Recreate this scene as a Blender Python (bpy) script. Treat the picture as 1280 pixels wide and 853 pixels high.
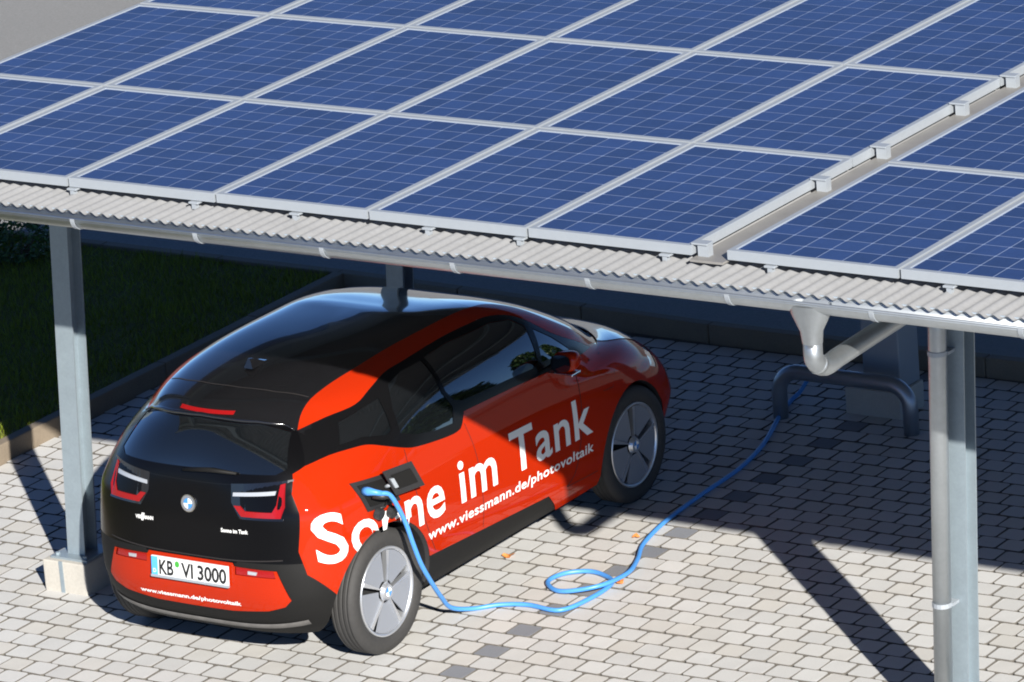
import bpy, bmesh, math, random
from mathutils import Vector, Matrix
import numpy as np
random.seed(7); np.random.seed(7)
S = bpy.context.scene
for o in list(bpy.data.objects): bpy.data.objects.remove(o)
COL = S.collection

# ------------------------------------------------------------------ camera
cam_d = bpy.data.cameras.new('Camera'); cam = bpy.data.objects.new('Camera', cam_d); COL.objects.link(cam)
CX = Vector((0.8340352, 0.5458912, -0.0799254)); CY = Vector((-0.1031304, 0.2965747, 0.9494249)); CZ = Vector((0.5419865, -0.7836110, 0.3036517))
CP = Vector((18.22398, -23.90265, 10.44985))
M = Matrix((CX, CY, CZ)).transposed().to_4x4(); M.translation = CP
cam.matrix_world = M
cam_d.sensor_width = 36; cam_d.sensor_fit = 'HORIZONTAL'; cam_d.lens = 187.678; cam_d.clip_end = 3000; cam_d.clip_start = 1
S.camera = cam
S.render.resolution_x, S.render.resolution_y = 1024, 682
# ------------------------------------------------------------------ light
SUN = Vector((1.505, -1.3625, 1.0)).normalized()          # towards the sun
world = bpy.data.worlds.new('World'); S.world = world; world.use_nodes = True
nt = world.node_tree; nt.nodes.clear()
sky = nt.nodes.new('ShaderNodeTexSky'); sky.sky_type = 'NISHITA'; sky.sun_disc = False
sky.sun_elevation = math.asin(SUN.z); sky.sun_rotation = math.atan2(SUN.x, SUN.y)
sky.air_density = 0.55; sky.dust_density = 0.0; sky.ozone_density = 6.0; sky.altitude = 1500
bg = nt.nodes.new('ShaderNodeBackground'); bg.inputs[1].default_value = 0.06
wo = nt.nodes.new('ShaderNodeOutputWorld')
nt.links.new(sky.outputs[0], bg.inputs[0]); nt.links.new(bg.outputs[0], wo.inputs[0])
sd = bpy.data.lights.new('Sun', 'SUN'); sd.energy = 5.0; sd.angle = math.radians(0.53); sd.color = (1.0, 0.955, 0.885)
so = bpy.data.objects.new('Sun', sd); COL.objects.link(so)
so.rotation_euler = SUN.to_track_quat('Z', 'Y').to_euler(); so.location = SUN * 40
S.view_settings.view_transform = 'Standard'; S.view_settings.look = 'None'; S.view_settings.gamma = 1
S.view_settings.use_curve_mapping = False; S.view_settings.exposure = 1.1
S.render.engine = 'CYCLES'
S.cycles.max_bounces = 6; S.cycles.filter_width = 1.9

# ------------------------------------------------------------------ helpers
def mat(name, col, rough=.5, metal=0, spec=.5, coat=0, coat_rough=.03, noise=None, bump=None, island=0, em=None):
    """col; noise=(scale, amount) brightness mottling; bump=(scale,strength,dist); island=per-piece variation"""
    m = bpy.data.materials.new(name); m.use_nodes = True
    n = m.node_tree; b = n.nodes['Principled BSDF']
    b.inputs['Base Color'].default_value = (*col, 1); b.inputs['Roughness'].default_value = rough
    b.inputs['Metallic'].default_value = metal; b.inputs['Specular IOR Level'].default_value = spec
    b.inputs['Coat Weight'].default_value = coat; b.inputs['Coat Roughness'].default_value = coat_rough
    if em: b.inputs['Emission Color'].default_value = (*em[0], 1); b.inputs['Emission Strength'].default_value = em[1]
    fac = None
    def val(v):
        x = n.nodes.new('ShaderNodeValue'); x.outputs[0].default_value = v; return x.outputs[0]
    def mth(op, a, c):
        x = n.nodes.new('ShaderNodeMath'); x.operation = op
        for i, q in enumerate((a, c)):
            if isinstance(q, (int, float)): x.inputs[i].default_value = q
            else: n.links.new(q, x.inputs[i])
        return x.outputs[0]
    tc = n.nodes.new('ShaderNodeNewGeometry').outputs['Position'] if (noise or bump) else None
    if noise:
        total = None
        for k, (sc, am) in enumerate(noise if isinstance(noise, list) else [noise]):
            t = n.nodes.new('ShaderNodeTexNoise'); t.inputs['Scale'].default_value = sc; t.inputs['Detail'].default_value = 4
            n.links.new(tc, t.inputs['Vector'])
            v = mth('MULTIPLY', mth('SUBTRACT', t.outputs['Fac'], .5), 2 * am)
            total = v if total is None else mth('ADD', total, v)
        fac = total
    if island:
        g = n.nodes.new('ShaderNodeNewGeometry'); oi = n.nodes.new('ShaderNodeObjectInfo')
        r = mth('FRACT', mth('ADD', g.outputs['Random Per Island'], oi.outputs['Random']), 0)
        v = mth('MULTIPLY', mth('SUBTRACT', r, .5), 2 * island)
        fac = v if fac is None else mth('ADD', fac, v)
    if fac is not None:
        mul = mth('ADD', fac, 1.0)
        mx = n.nodes.new('ShaderNodeVectorMath'); mx.operation = 'SCALE'
        mx.inputs[0].default_value = col; n.links.new(mul, mx.inputs['Scale'])
        n.links.new(mx.outputs[0], b.inputs['Base Color'])
        m['colsock'] = 1
    if bump:
        t = n.nodes.new('ShaderNodeTexNoise'); t.inputs['Scale'].default_value = bump[0]; t.inputs['Detail'].default_value = 5
        n.links.new(tc, t.inputs['Vector'])
        bp = n.nodes.new('ShaderNodeBump'); bp.inputs['Strength'].default_value = bump[1]; bp.inputs['Distance'].default_value = bump[2]
        n.links.new(t.outputs['Fac'], bp.inputs['Height']); n.links.new(bp.outputs[0], b.inputs['Normal'])
    return m

def tint(m, col2, amount, scale=None):
    """mix towards col2 by a per-piece random number (or by noise when scale is given)"""
    n = m.node_tree; b = n.nodes['Principled BSDF']
    link = b.inputs['Base Color'].links[0] if b.inputs['Base Color'].links else None
    mix = n.nodes.new('ShaderNodeMix'); mix.data_type = 'RGBA'
    if link: n.links.new(link.from_socket, mix.inputs[6])
    else: mix.inputs[6].default_value = b.inputs['Base Color'].default_value
    mix.inputs[7].default_value = (*col2, 1)
    if scale:
        t = n.nodes.new('ShaderNodeTexNoise'); t.inputs['Scale'].default_value = scale; t.inputs['Detail'].default_value = 3
        n.links.new(n.nodes.new('ShaderNodeNewGeometry').outputs['Position'], t.inputs['Vector']); src = t.outputs['Fac']; lo, hi = .5, .75
    else:
        g = n.nodes.new('ShaderNodeNewGeometry'); oi = n.nodes.new('ShaderNodeObjectInfo')
        a = n.nodes.new('ShaderNodeMath'); a.operation = 'MULTIPLY_ADD'; a.inputs[1].default_value = 7.31
        n.links.new(g.outputs['Random Per Island'], a.inputs[0]); 
        c = n.nodes.new('ShaderNodeMath'); c.operation = 'MULTIPLY'; c.inputs[1].default_value = 5.7; n.links.new(oi.outputs['Random'], c.inputs[0])
        n.links.new(c.outputs[0], a.inputs[2])
        f = n.nodes.new('ShaderNodeMath'); f.operation = 'FRACT'; n.links.new(a.outputs[0], f.inputs[0]); src = f.outputs[0]; lo, hi = .55, 1.0
    mr = n.nodes.new('ShaderNodeMapRange'); mr.inputs[1].default_value = lo; mr.inputs[2].default_value = hi; mr.inputs[4].default_value = amount
    n.links.new(src, mr.inputs[0]); n.links.new(mr.outputs[0], mix.inputs[0]); n.links.new(mix.outputs[2], b.inputs['Base Color'])
    return m

def link(o, parent=None):
    COL.objects.link(o)
    if parent is not None: o.parent = parent
    return o
def meshobj(name, verts, faces, m, parent=None, smooth=False):
    me = bpy.data.meshes.new(name); me.from_pydata([tuple(v) for v in verts], [], faces); me.validate(); me.update()
    if smooth: me.shade_smooth()
    if m: me.materials.append(m)
    return link(bpy.data.objects.new(name, me), parent)
def bmobj(name, bm, m, parent=None, smooth=False, recalc=True):
    if recalc: bmesh.ops.recalc_face_normals(bm, faces=bm.faces[:])
    me = bpy.data.meshes.new(name); bm.to_mesh(me); bm.free()
    if smooth: me.shade_smooth()
    if m: me.materials.append(m)
    return link(bpy.data.objects.new(name, me), parent)
def tag(o, label=None, cat=None, group=None, kind=None):
    if label: o['label'] = label
    if cat: o['category'] = cat
    if group: o['group'] = group
    if kind: o['kind'] = kind
    return o
def empty(name, loc=(0, 0, 0)):
    o = bpy.data.objects.new(name, None); o.location = loc; o.empty_display_size = .2; return link(o)
def box(bm, x0, x1, y0, y1, z0, z1, bev=0, mtx=None):
    r = bmesh.ops.create_cube(bm, size=1)
    vs = r['verts']
    for v in vs: v.co = Vector(((x0 + x1) / 2 + v.co.x * (x1 - x0), (y0 + y1) / 2 + v.co.y * (y1 - y0), (z0 + z1) / 2 + v.co.z * (z1 - z0)))
    if bev:
        es = list({e for v in vs for e in v.link_edges})
        r2 = bmesh.ops.bevel(bm, geom=es, offset=bev, segments=2, affect='EDGES', profile=.6); vs = list({v for f in r2['faces'] for v in f.verts} | {v for v in vs if v.is_valid})
    if mtx is not None:
        for v in vs: v.co = mtx @ v.co
    return vs
def boxobj(name, b, m, parent=None, bev=0, mtx=None):
    bm = bmesh.new(); box(bm, *b, bev=bev, mtx=mtx); return bmobj(name, bm, m, parent)
def tube_bm(bm, pts, r, seg=10, cap=True, closed=False):
    pts = [Vector(p) for p in pts]; n = len(pts); rings = []
    up = Vector((0, 0, 1)); prev = None
    for i, p in enumerate(pts):
        a = pts[(i - 1) % n] if (closed or i > 0) else p; c = pts[(i + 1) % n] if (closed or i < n - 1) else p
        t = (c - a).normalized()
        if prev is None:
            ref = up if abs(t.z) < .9 else Vector((1, 0, 0)); u = t.cross(ref).normalized()
        else: u = (prev - t * prev.dot(t)).normalized()
        prev = u; w = t.cross(u); rr = r[i] if isinstance(r, (list, tuple)) else r
        rings.append([bm.verts.new(p + (u * math.cos(k * 2 * math.pi / seg) + w * math.sin(k * 2 * math.pi / seg)) * rr) for k in range(seg)])
    for i in range(n if closed else n - 1):
        A, B = rings[i], rings[(i + 1) % n]
        for k in range(seg): bm.faces.new((A[k], A[(k + 1) % seg], B[(k + 1) % seg], B[k]))
    if cap and not closed: bm.faces.new(rings[0][::-1]); bm.faces.new(rings[-1])
def tube(name, pts, r, m, parent=None, seg=12, closed=False):
    bm = bmesh.new(); tube_bm(bm, pts, r, seg, True, closed); return bmobj(name, bm, m, parent, smooth=True)
def catmull(P, n=8, closed=False):
    P = [Vector(q) for q in P]; out = []
    N = len(P); rng = range(N if closed else N - 1)
    for i in rng:
        p0 = P[(i - 1) % N] if (closed or i > 0) else P[i]; p1 = P[i]; p2 = P[(i + 1) % N]; p3 = P[(i + 2) % N] if (closed or i < N - 2) else p2
        for k in range(n):
            t = k / n
            out.append(.5 * ((2 * p1) + (p2 - p0) * t + (2 * p0 - 5 * p1 + 4 * p2 - p3) * t * t + (3 * p1 - p0 - 3 * p2 + p3) * t ** 3))
    if not closed: out.append(P[-1])
    return out
def text_mesh(txt, bold=.02, xs=1.0, res=4, spacing=1.0):
    """flat text as (verts,faces), cap height 1, left aligned on the baseline"""
    c = bpy.data.curves.new('t', 'FONT'); c.body = txt; c.size = 1.0; c.offset = bold; c.resolution_u = res; c.space_character = spacing
    o = bpy.data.objects.new('t', c); COL.objects.link(o)
    dg = bpy.context.evaluated_depsgraph_get(); me = o.evaluated_get(dg).to_mesh()
    V = [(v.co.x, v.co.y) for v in me.vertices]; F = [tuple(p.vertices) for p in me.polygons]
    o.evaluated_get(dg).to_mesh_clear(); bpy.data.objects.remove(o); bpy.data.curves.remove(c)
    x0 = min(v[0] for v in V); cap = .729 if True else 1
    V = [((v[0] - x0) / cap * xs, v[1] / cap) for v in V]
    return V, F
def text_obj(name, txt, fn, m, parent, bold=.02, xs=1.0, grid=.25, spacing=1.0):
    """fn(u,v)->3D position; the text is diced along u so it follows curved bodywork"""
    V, F = text_mesh(txt, bold, xs, spacing=spacing)
    bm = bmesh.new(); vs = [bm.verts.new((x, y, 0)) for x, y in V]
    for f in F:
        try: bm.faces.new([vs[i] for i in f])
        except ValueError: pass
    umax = max(v[0] for v in V); u = grid
    while u < umax:
        bmesh.ops.bisect_plane(bm, geom=bm.verts[:] + bm.edges[:] + bm.faces[:], plane_co=(u, 0, 0), plane_no=(1, 0, 0)); u += grid
    for k in range(1, 4):
        bmesh.ops.bisect_plane(bm, geom=bm.verts[:] + bm.edges[:] + bm.faces[:], plane_co=(0, k * .27, 0), plane_no=(0, 1, 0))
    for v in bm.verts: v.co = Vector(fn(v.co.x / umax, v.co.y, umax))
    return bmobj(name, bm, m, parent, recalc=False)

# ------------------------------------------------------------------ materials
m_galv = mat('galvanised_steel', (.27, .325, .36), .45, .45, noise=[(9, .12), (60, .10)], bump=(120, .08, .002))
m_gutter = mat('weathered_zinc', (.42, .45, .47), .38, .85, noise=[(6, .15), (45, .08)])
m_sheet = mat('fibre_cement_sheet', (.175, .178, .183), .75, 0, .3, noise=[(5, .12), (40, .12)])
m_frame = mat('anodised_aluminium', (.33, .36, .39), .5, .3, noise=(30, .05))
m_back = mat('panel_backsheet', (.25, .31, .44), .4, coat=.3, coat_rough=.1)
m_cell = mat('polycrystalline_cell', (.019, .039, .120), .5, 0, .3, coat=.32, coat_rough=.12, noise=[(70, .2), (14, .14)], island=.16)
m_conc = mat('footing_concrete', (.38, .36, .32), .85, noise=[(8, .12), (70, .15)], bump=(90, .4, .004))
m_sand = mat('joint_sand', (.10, .092, .08), .95, noise=(60, .3), bump=(150, .5, .005))
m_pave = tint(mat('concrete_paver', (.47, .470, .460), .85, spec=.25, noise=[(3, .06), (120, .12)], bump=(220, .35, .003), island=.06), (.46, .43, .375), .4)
m_pedge = mat('paver_flank_dirt', (.10, .092, .08), .95, noise=(90, .3))
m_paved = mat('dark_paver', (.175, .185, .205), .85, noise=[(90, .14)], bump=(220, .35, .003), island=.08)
m_kerb = mat('kerb_concrete', (.18, .145, .105), .85, noise=[(5, .15), (80, .15)], bump=(120, .4, .004))
m_road = mat('asphalt', (.20, .20, .195), .9, noise=[(.7, .05), (50, .25), (220, .25)], bump=(200, .5, .01))
m_soil = mat('lawn_soil', (.09, .09, .02), .95, noise=[(5, .3), (60, .4)])
m_grass = tint(mat('grass_blade', (.17, .22, .016), .6, spec=.3, island=.4), (.19, .16, .03), .5)
m_leaf = tint(mat('shrub_leaf', (.035, .085, .02), .45, island=.4), (.10, .14, .03), .6)
m_bark = mat('bark', (.10, .07, .05), .9, noise=(20, .3))
m_red = mat('orange_red_wrap', (.325, .0165, .0022), .6, 0, .0, coat=.55, coat_rough=.03)
m_black = mat('gloss_black_paint', (.006, .006, .007), .12, 0, .5, coat=1, coat_rough=.015)
m_hatch = mat('tailgate_black', (.0025, .0025, .003), .2, 0, .22)
m_trim = mat('satin_black_trim', (.004, .004, .0045), .18, 0, .3)
m_plastic = mat('textured_black_plastic', (.008, .0078, .0075), .6, 0, .18, noise=(80, .2), bump=(400, .2, .001))
m_glass = mat('tinted_glass', (.004, .005, .006), .01, 0, .75, coat=1, coat_rough=.0)
m_glass.node_tree.nodes['Principled BSDF'].inputs['Coat IOR'].default_value = 1.9
m_seam = mat('panel_gap', (.008, .006, .006), .9)
m_white = mat('white_vinyl', (.72, .72, .70), .35, coat=.3)
m_tyre = mat('tyre_rubber', (.028, .027, .026), .75, noise=(40, .25), bump=(180, .25, .002))
m_alu = mat('wheel_silver', (.62, .64, .67), .28, .8)
m_aero = mat('wheel_aero_grey', (.21, .225, .255), .42, .2)
m_dark = mat('dark_cavity', (.008, .008, .008), .9)
m_rlamp = mat('red_lamp_lens', (.24, .005, .006), .15, 0, .4, coat=.4)
m_clamp = mat('clear_lamp_lens', (.30, .32, .35), .12, coat=1)
m_chrome = mat('chrome', (.75, .75, .75), .12, 1)
m_plate = mat('plate_white', (.64, .65, .65), .35, coat=.4)
m_blue = mat('plate_blue', (.08, .35, .70), .4)
m_green = mat('plate_sticker_green', (.05, .30, .04), .5)
m_grey = mat('plate_sticker_grey', (.42, .45, .58), .5)
m_ink = mat('plate_ink', (.012, .012, .012), .5)
m_bblue = mat('badge_blue', (.05, .22, .55), .2, coat=1)
m_cable = mat('blue_cable_sheath', (.06, .24, .60), .4)
m_cap = mat('black_rubber', (.015, .015, .016), .5)
m_cab = mat('charger_grey_paint', (.24, .28, .32), .45, .2)
m_hoop = mat('hoop_steel', (.26, .29, .33), .35, .7)
m_oleaf = mat('dry_leaf', (.55, .20, .05), .7)

# ================================================================== SETTING
P_ = .1654                                   # paver pitch
# ---- road: one sheet to the horizon
bm = bmesh.new(); bmesh.ops.create_grid(bm, x_segments=2, y_segments=2, size=900)
for v in bm.verts: v.co.z = -.085
tag(bmobj('road', bm, m_road), kind='structure')
KY = lambda x: 3.50 + min(max(.9 - x, 0) * .052, .16)      # line of the back kerb
# ---- pavement
pav = boxobj('pavement', (-2.13, 14.0, -14.0, 3.60, -.084, -.010), m_sand); tag(pav, kind='structure')
def paver_mesh(seed):
    rnd = random.Random(seed); h = P_ / 2 - .0042; c = .013
    def ring(h, z, c, j):
        p = [(-h + c, -h), (h - c, -h), (h, -h + c), (h, h - c), (h - c, h), (-h + c, h), (-h, h - c), (-h, -h + c)]
        return [(x + rnd.uniform(-j, j), y + rnd.uniform(-j, j), z + rnd.uniform(-j, j) * .5) for x, y in p]
    V = ring(h, -.045, c, .0) + ring(h, -.0035, c, .0018) + ring(h - .0025, 0, c, .0016)
    F = []
    for a in (0, 8):
        for k in range(8): F.append((a + k, a + (k + 1) % 8, a + 8 + (k + 1) % 8, a + 8 + k))
    F.append(tuple(range(16, 24)))
    return V, F
variants = [paver_mesh(s) for s in range(6)]
pmesh, pmesh_d = [], []
for V, F in variants:
    for lst, mm in ((pmesh, m_pave), (pmesh_d, m_paved)):
        me = bpy.data.meshes.new('paver'); me.from_pydata(V, [], F); me.update(); me.materials.append(mm); me.materials.append(m_pedge); me.polygons.foreach_set('material_index', [1] * 16 + [0]); lst.append(me)
Y0 = -1.952; X0 = 2.505
spots = []
for k in range(-14 - 30, 40):
    y = Y0 + k * P_
    if y > 3.66 or y < -7: continue
    off = 0 if k % 2 == 0 else P_ / 2
    for j in range(-32, 45):
        x = X0 + off + j * P_
        if x < -2.16 or x > 9.5 or y > KY(x) - .04: continue
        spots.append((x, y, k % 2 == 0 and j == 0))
def in_view(x, y):
    q = Vector((x, y, 0)) - CP; w = -q.dot(CZ); u = q.dot(CX) / w * 6673; v = q.dot(CY) / w * 6673
    return abs(u) < 630 and abs(v) < 418, w
cand = []
for i, (x, y, d) in enumerate(spots):
    ok, w = in_view(x, y)
    under_car = (.30 < x < 2.05 and -2.45 < y < 1.45)
    behind_car = x < 1.2 and y > -2.6 + (x + .6) * .0 and y > -1.9 and x > -.2
    cand.append((0 if (ok and not under_car and not behind_car) else 1, 0 if d else w, i))
single = {c[2] for c in sorted(cand)[:300] if c[0] == 0}
V, F, FM = [], [], []
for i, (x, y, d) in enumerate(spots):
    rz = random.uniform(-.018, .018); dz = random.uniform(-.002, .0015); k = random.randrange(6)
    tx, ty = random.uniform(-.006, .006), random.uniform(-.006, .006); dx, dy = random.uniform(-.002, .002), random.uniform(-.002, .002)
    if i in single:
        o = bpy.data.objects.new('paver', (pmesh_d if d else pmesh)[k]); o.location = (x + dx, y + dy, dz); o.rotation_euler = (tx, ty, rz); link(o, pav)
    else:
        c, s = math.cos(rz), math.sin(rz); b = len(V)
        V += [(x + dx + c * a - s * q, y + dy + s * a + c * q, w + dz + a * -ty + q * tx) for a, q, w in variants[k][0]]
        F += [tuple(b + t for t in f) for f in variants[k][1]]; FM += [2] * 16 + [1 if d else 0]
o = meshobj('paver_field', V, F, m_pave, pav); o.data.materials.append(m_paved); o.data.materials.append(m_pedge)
o.data.polygons.foreach_set('material_index', FM); tag(o, kind='stuff')
# ---- kerbs of 1 m stones
kerb = boxobj('kerb', (-2.202, -2.138, -8.0, 3.60, -.084, .06), m_kerb); tag(kerb, kind='structure')
kb = bmesh.new(); box(kb, -.04, .04, -.497, .497, -.07, .122, bev=.008); bmesh.ops.recalc_face_normals(kb, faces=kb.faces[:])
kme = bpy.data.meshes.new('kerb_stone'); kb.to_mesh(kme); kb.free(); kme.materials.append(m_kerb)
for i in range(12):
    o = bpy.data.objects.new('kerb_stone', kme); o.location = (-2.17 + random.uniform(-.003, .003), 3.1 - i + .02, random.uniform(-.003, .003)); link(o, kerb)
for i in range(24):
    o = bpy.data.objects.new('kerb_stone', kme); o.rotation_euler = (0, 0, math.pi / 2)
    xk = -1.68 - 7 + i; o.location = (xk, KY(xk) + random.uniform(-.002, .002), random.uniform(-.003, .003)); o.rotation_euler.z = math.pi / 2 + math.atan((KY(xk + .5) - KY(xk - .5))); link(o, kerb)
# ---- lawn
lawn = boxobj('lawn', (-7.6, -2.212, -8.0, 3.615, -.083, .095), m_soil); tag(lawn, kind='structure')
n = 62000
gx = np.random.uniform(-6.4, -2.22, n); gy = np.random.uniform(-1.2, 3.61, n)
ga = np.random.uniform(0, 2 * np.pi, n); gh = np.random.uniform(.022, .06, n) * (1 + .35 * np.sin(gx * 5) * np.sin(gy * 4)); gw = np.random.uniform(.0025, .0045, n)
lx, ly = np.random.normal(0, .018, n), np.random.normal(0, .018, n)
V = np.empty((n, 3, 3)); V[:, 0] = np.stack([gx - np.cos(ga) * gw, gy - np.sin(ga) * gw, np.full(n, .093)], 1)
V[:, 1] = np.stack([gx + np.cos(ga) * gw, gy + np.sin(ga) * gw, np.full(n, .093)], 1); V[:, 2] = np.stack([gx + lx, gy + ly, .095 + gh], 1)
V[:, 2, 0] = np.minimum(V[:, 2, 0], -2.19)
me = bpy.data.meshes.new('grass'); me.from_pydata(V.reshape(-1, 3).tolist(), [], [(3 * i, 3 * i + 1, 3 * i + 2) for i in range(n)]); me.materials.append(m_grass)
g = link(bpy.data.objects.new('grass', me)); tag(g, 'dark green mown grass on the lawn behind the kerb', 'grass', kind='stuff')

# ================================================================== CARPORT
PX0, PY0, PZ0, PITCH, ROW = 1.0251, -2.994, 2.953, .961, 1.5866
port = empty('carport', (-.32, -1.6, 0)); tag(port, 'galvanised steel carport with corrugated roof edge, gutter and square posts', 'carport')
port['label'] = 'galvanised steel carport with corrugated roof, gutter and H section posts'
OFF = Vector((-.32, -1.6, 0))
def cp(o):                                       # geometry given in world coordinates: move under the carport
    o.parent = port; o.matrix_parent_inverse = Matrix.Translation(-OFF); return o
def post(x, y, lean, ztop=2.47, foot=.20):
    bm = bmesh.new(); w, d, t = .062, .060, .009
    prof = [(-w, -d), (w, -d), (w, -d + t), (.0035, -d + t), (.0035, d - t), (w, d - t), (w, d), (-w, d), (-w, d - t), (-.0035, d - t), (-.0035, -d + t), (-w, -d + t)]
    lo = [bm.verts.new((x + lean * foot + a, y + b, foot)) for a, b in prof]; hi = [bm.verts.new((x + lean * ztop + a, y + b, ztop)) for a, b in prof]
    for k in range(12): bm.faces.new((lo[k], lo[(k + 1) % 12], hi[(k + 1) % 12], hi[k]))
    bm.faces.new(hi)
    p = cp(bmobj('post', bm, m_galv))
    f = boxobj('footing', (x - .155, x + .15, y - .165, y + .17, -.05, foot - .012), m_conc, bev=.008); cp(f)
    pl = boxobj('base_plate', (x - .12, x + .14, y - .13, y + .13, foot - .0125, foot + .002), m_galv); cp(pl)
    st = boxobj('earthing_strip', (x - .035, x - .010, y - .170, y - .164, 0, foot - .010), m_galv); cp(st)
    for a in (-.09, .11):
        for b in (-.1, .1):
            bm = bmesh.new(); bmesh.ops.create_cone(bm, cap_ends=True, segments=6, radius1=.014, radius2=.014, depth=.016)
            for v in bm.verts: v.co += Vector((x + a, y + b, foot + .009))
            cp(bmobj('bolt', bm, m_galv))
post(-.322, -1.6, .066); post(5.425, -1.6, .046); post(-.41, 1.80, .066); post(5.345, 1.80, .046)
# tapered cantilever beams along Y
def ybeam(x):
    bm = bmesh.new()
    prof = [(-3.06, 2.695), (-1.6, 2.47), (1.8, 2.47), (4.7, 2.69)]
    def strip(x0, x1, f0, f1):
        a = [[bm.verts.new((xx, y, z)) for y, z in ((p[0], f(p)) for p in prof)] for xx in (x0, x1) for f in (f0, f1)]
        for k in range(3):
            bm.faces.new((a[0][k], a[0][k + 1], a[1][k + 1], a[1][k])); bm.faces.new((a[2][k], a[3][k], a[3][k + 1], a[2][k + 1]))
            bm.faces.new((a[0][k], a[2][k], a[2][k + 1], a[0][k + 1])); bm.faces.new((a[1][k], a[1][k + 1], a[3][k + 1], a[3][k]))
        for k in (0, 3): bm.faces.new((a[0][k], a[1][k], a[3][k], a[2][k]))
    strip(x - .05, x + .05, lambda p: p[1], lambda p: p[1] + .01)
    strip(x - .05, x + .05, lambda p: 2.76, lambda p: 2.77)
    strip(x - .004, x + .004, lambda p: p[1] + .01, lambda p: 2.76)
    strip(x - .05, x + .05, lambda p: p[1] + .01, lambda p: 2.76) if False else None
    cp(bmobj('cantilever_beam', bm, m_galv))
    cp(boxobj('beam_end_plate', (x - .05, x + .05, -3.072, -3.062, 2.69, 2.77), m_galv))
ybeam(-.17); ybeam(5.56)
for y in (-2.98, -1.5, .1, 1.7, 3.2, 4.75):
    bm = bmesh.new(); box(bm, -.88, 9.9, y - .003, y + .003, 2.776, 2.842); box(bm, -.88, 9.9, y - .04, y + .04, 2.7705, 2.7755); box(bm, -.88, 9.9, y - .04, y + .04, 2.8425, 2.848)
    cp(bmobj('purlin', bm, m_galv))
# corrugated sheet
def corrugated(x0, x1, y0, y1, zc, amp, pitch):
    nx = int((x1 - x0) / pitch * 8); V, F = [], []
    for i in range(nx + 1):
        x = x0 + (x1 - x0) * i / nx; z = zc + amp * math.cos(2 * math.pi * (x - x0) / pitch)
        for y in (y0, y1): V.append((x, y, z)); V.append((x, y, z - .004))
    for i in range(nx):
        a, b = 4 * i, 4 * i + 4
        F += [(a, b, b + 2, a + 2), (a + 1, a + 3, b + 3, b + 1), (a, a + 1, b + 1, b), (a + 2, b + 2, b + 3, a + 3)]
    return V, F
V, F = corrugated(-1.02, 9.9, -3.25, 4.98, 2.862, .0095, .0745)  # sheet and gutter lengthened on the left to widen the roof's shadow
cp(meshobj('corrugated_roof', V, F, m_sheet, None, True))
# gutter (half round, with rolled front lip) and brackets
def arc_sheet(x0, x1, cy, cz, r, a0, a1, t, n=14):
    V, F = [], []
    for xx in (x0, x1):
        for rr in (r, r - t):
            for k in range(n + 1):
                a = a0 + (a1 - a0) * k / n; V.append((xx, cy + rr * math.cos(a), cz + rr * math.sin(a)))
    N = n + 1
    for k in range(n):
        F += [(k, k + 1, 2 * N + k + 1, 2 * N + k), (N + k, 3 * N + k, 3 * N + k + 1, N + k + 1), (k, N + k, N + k + 1, k + 1), (2 * N + k, 2 * N + k + 1, 3 * N + k + 1, 3 * N + k)]
    F += [(0, 2 * N, 3 * N, N), (n, N + n, 3 * N + n, 2 * N + n)]
    return V, F
GY, GZ, GR = -3.285, 2.855, .065
V, F = arc_sheet(-1.06, 9.95, GY, GZ, GR, math.pi, 2 * math.pi, .0025)
gut = cp(meshobj('gutter', V, F, m_gutter, None, True))
lip = tube('gutter_lip', [(-1.06, GY - GR + .004, GZ), (9.95, GY - GR + .004, GZ)], .008, m_gutter, None, 8); lip.parent = gut
fl = boxobj('gutter_flashing', (-.88, 9.93, -3.2235, -3.2185, 2.795, 2.86), mat('flashing_metal', (.34, .40, .46), .45, .2)); cp(fl)
for i in range(14):
    x = -.26 + i * .79
    V, F = arc_sheet(x - .013, x + .013, GY, GZ, GR + .005, math.pi * .985, 2 * math.pi, .004)
    b = meshobj('gutter_bracket', V, F, m_frame); b.parent = gut
# downpipe
fx = 5.69
bm = bmesh.new()
ring = lambda z, rx, ry, yo: [bm.verts.new((fx + rx * math.cos(a) , yo + ry * math.sin(a), z)) for a in [k * 2 * math.pi / 20 for k in range(20)]]
R_ = [ring(2.835, .115, .072, GY), ring(2.79, .105, .070, GY), ring(2.70, .056, .056, GY), ring(2.64, .050, .050, GY)]
for a, b in zip(R_[:-1], R_[1:]):
    for k in range(20): bm.faces.new((a[k], a[(k + 1) % 20], b[(k + 1) % 20], b[k]))
cp(bmobj('outlet_funnel', bm, m_gutter, None, True))
PT = Vector((5.44, -1.735, 0))
A = Vector((fx, GY, 2.66)); B = Vector((fx + .004, GY, 2.555)); Cc = Vector((fx - .01, GY + .11, 2.487)); E1 = Vector((5.505, -1.86, 2.40)); E2 = Vector((5.485, -1.745, 2.30))
path = [A] + catmull([A + Vector((0, 0, -.03)), B, Cc, Cc + (E1 - Cc) * .12], 6) + catmull([E1 - (E1 - Cc) * .06, E1, E2, Vector((5.481, -1.735, 2.2))], 6) + [Vector((5.39, -1.735, .10))]
dp = cp(tube('downpipe', path, .048, m_gutter, None, 16))
for z in (2.08, .72):
    x = 5.39 + .0433 * (z - .1)
    bm = bmesh.new(); tube_bm(bm, [(x, -1.735, z - .012), (x, -1.735, z + .012)], .0525, 16)
    c = bmobj('pipe_clip', bm, m_frame); c.parent = dp
    c = boxobj('clip_stud', (x + .01, x + .06, -1.73, -1.663, z - .008, z + .008), m_frame); c.parent = dp
for a, b in ((path[9], path[11]),):
    bm = bmesh.new(); d = (Vector(b) - Vector(a)).normalized(); tube_bm(bm, [Vector(a), Vector(a) + d * .03], .051, 16); c = bmobj('pipe_collar', bm, m_gutter, None, True); c.parent = dp
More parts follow.
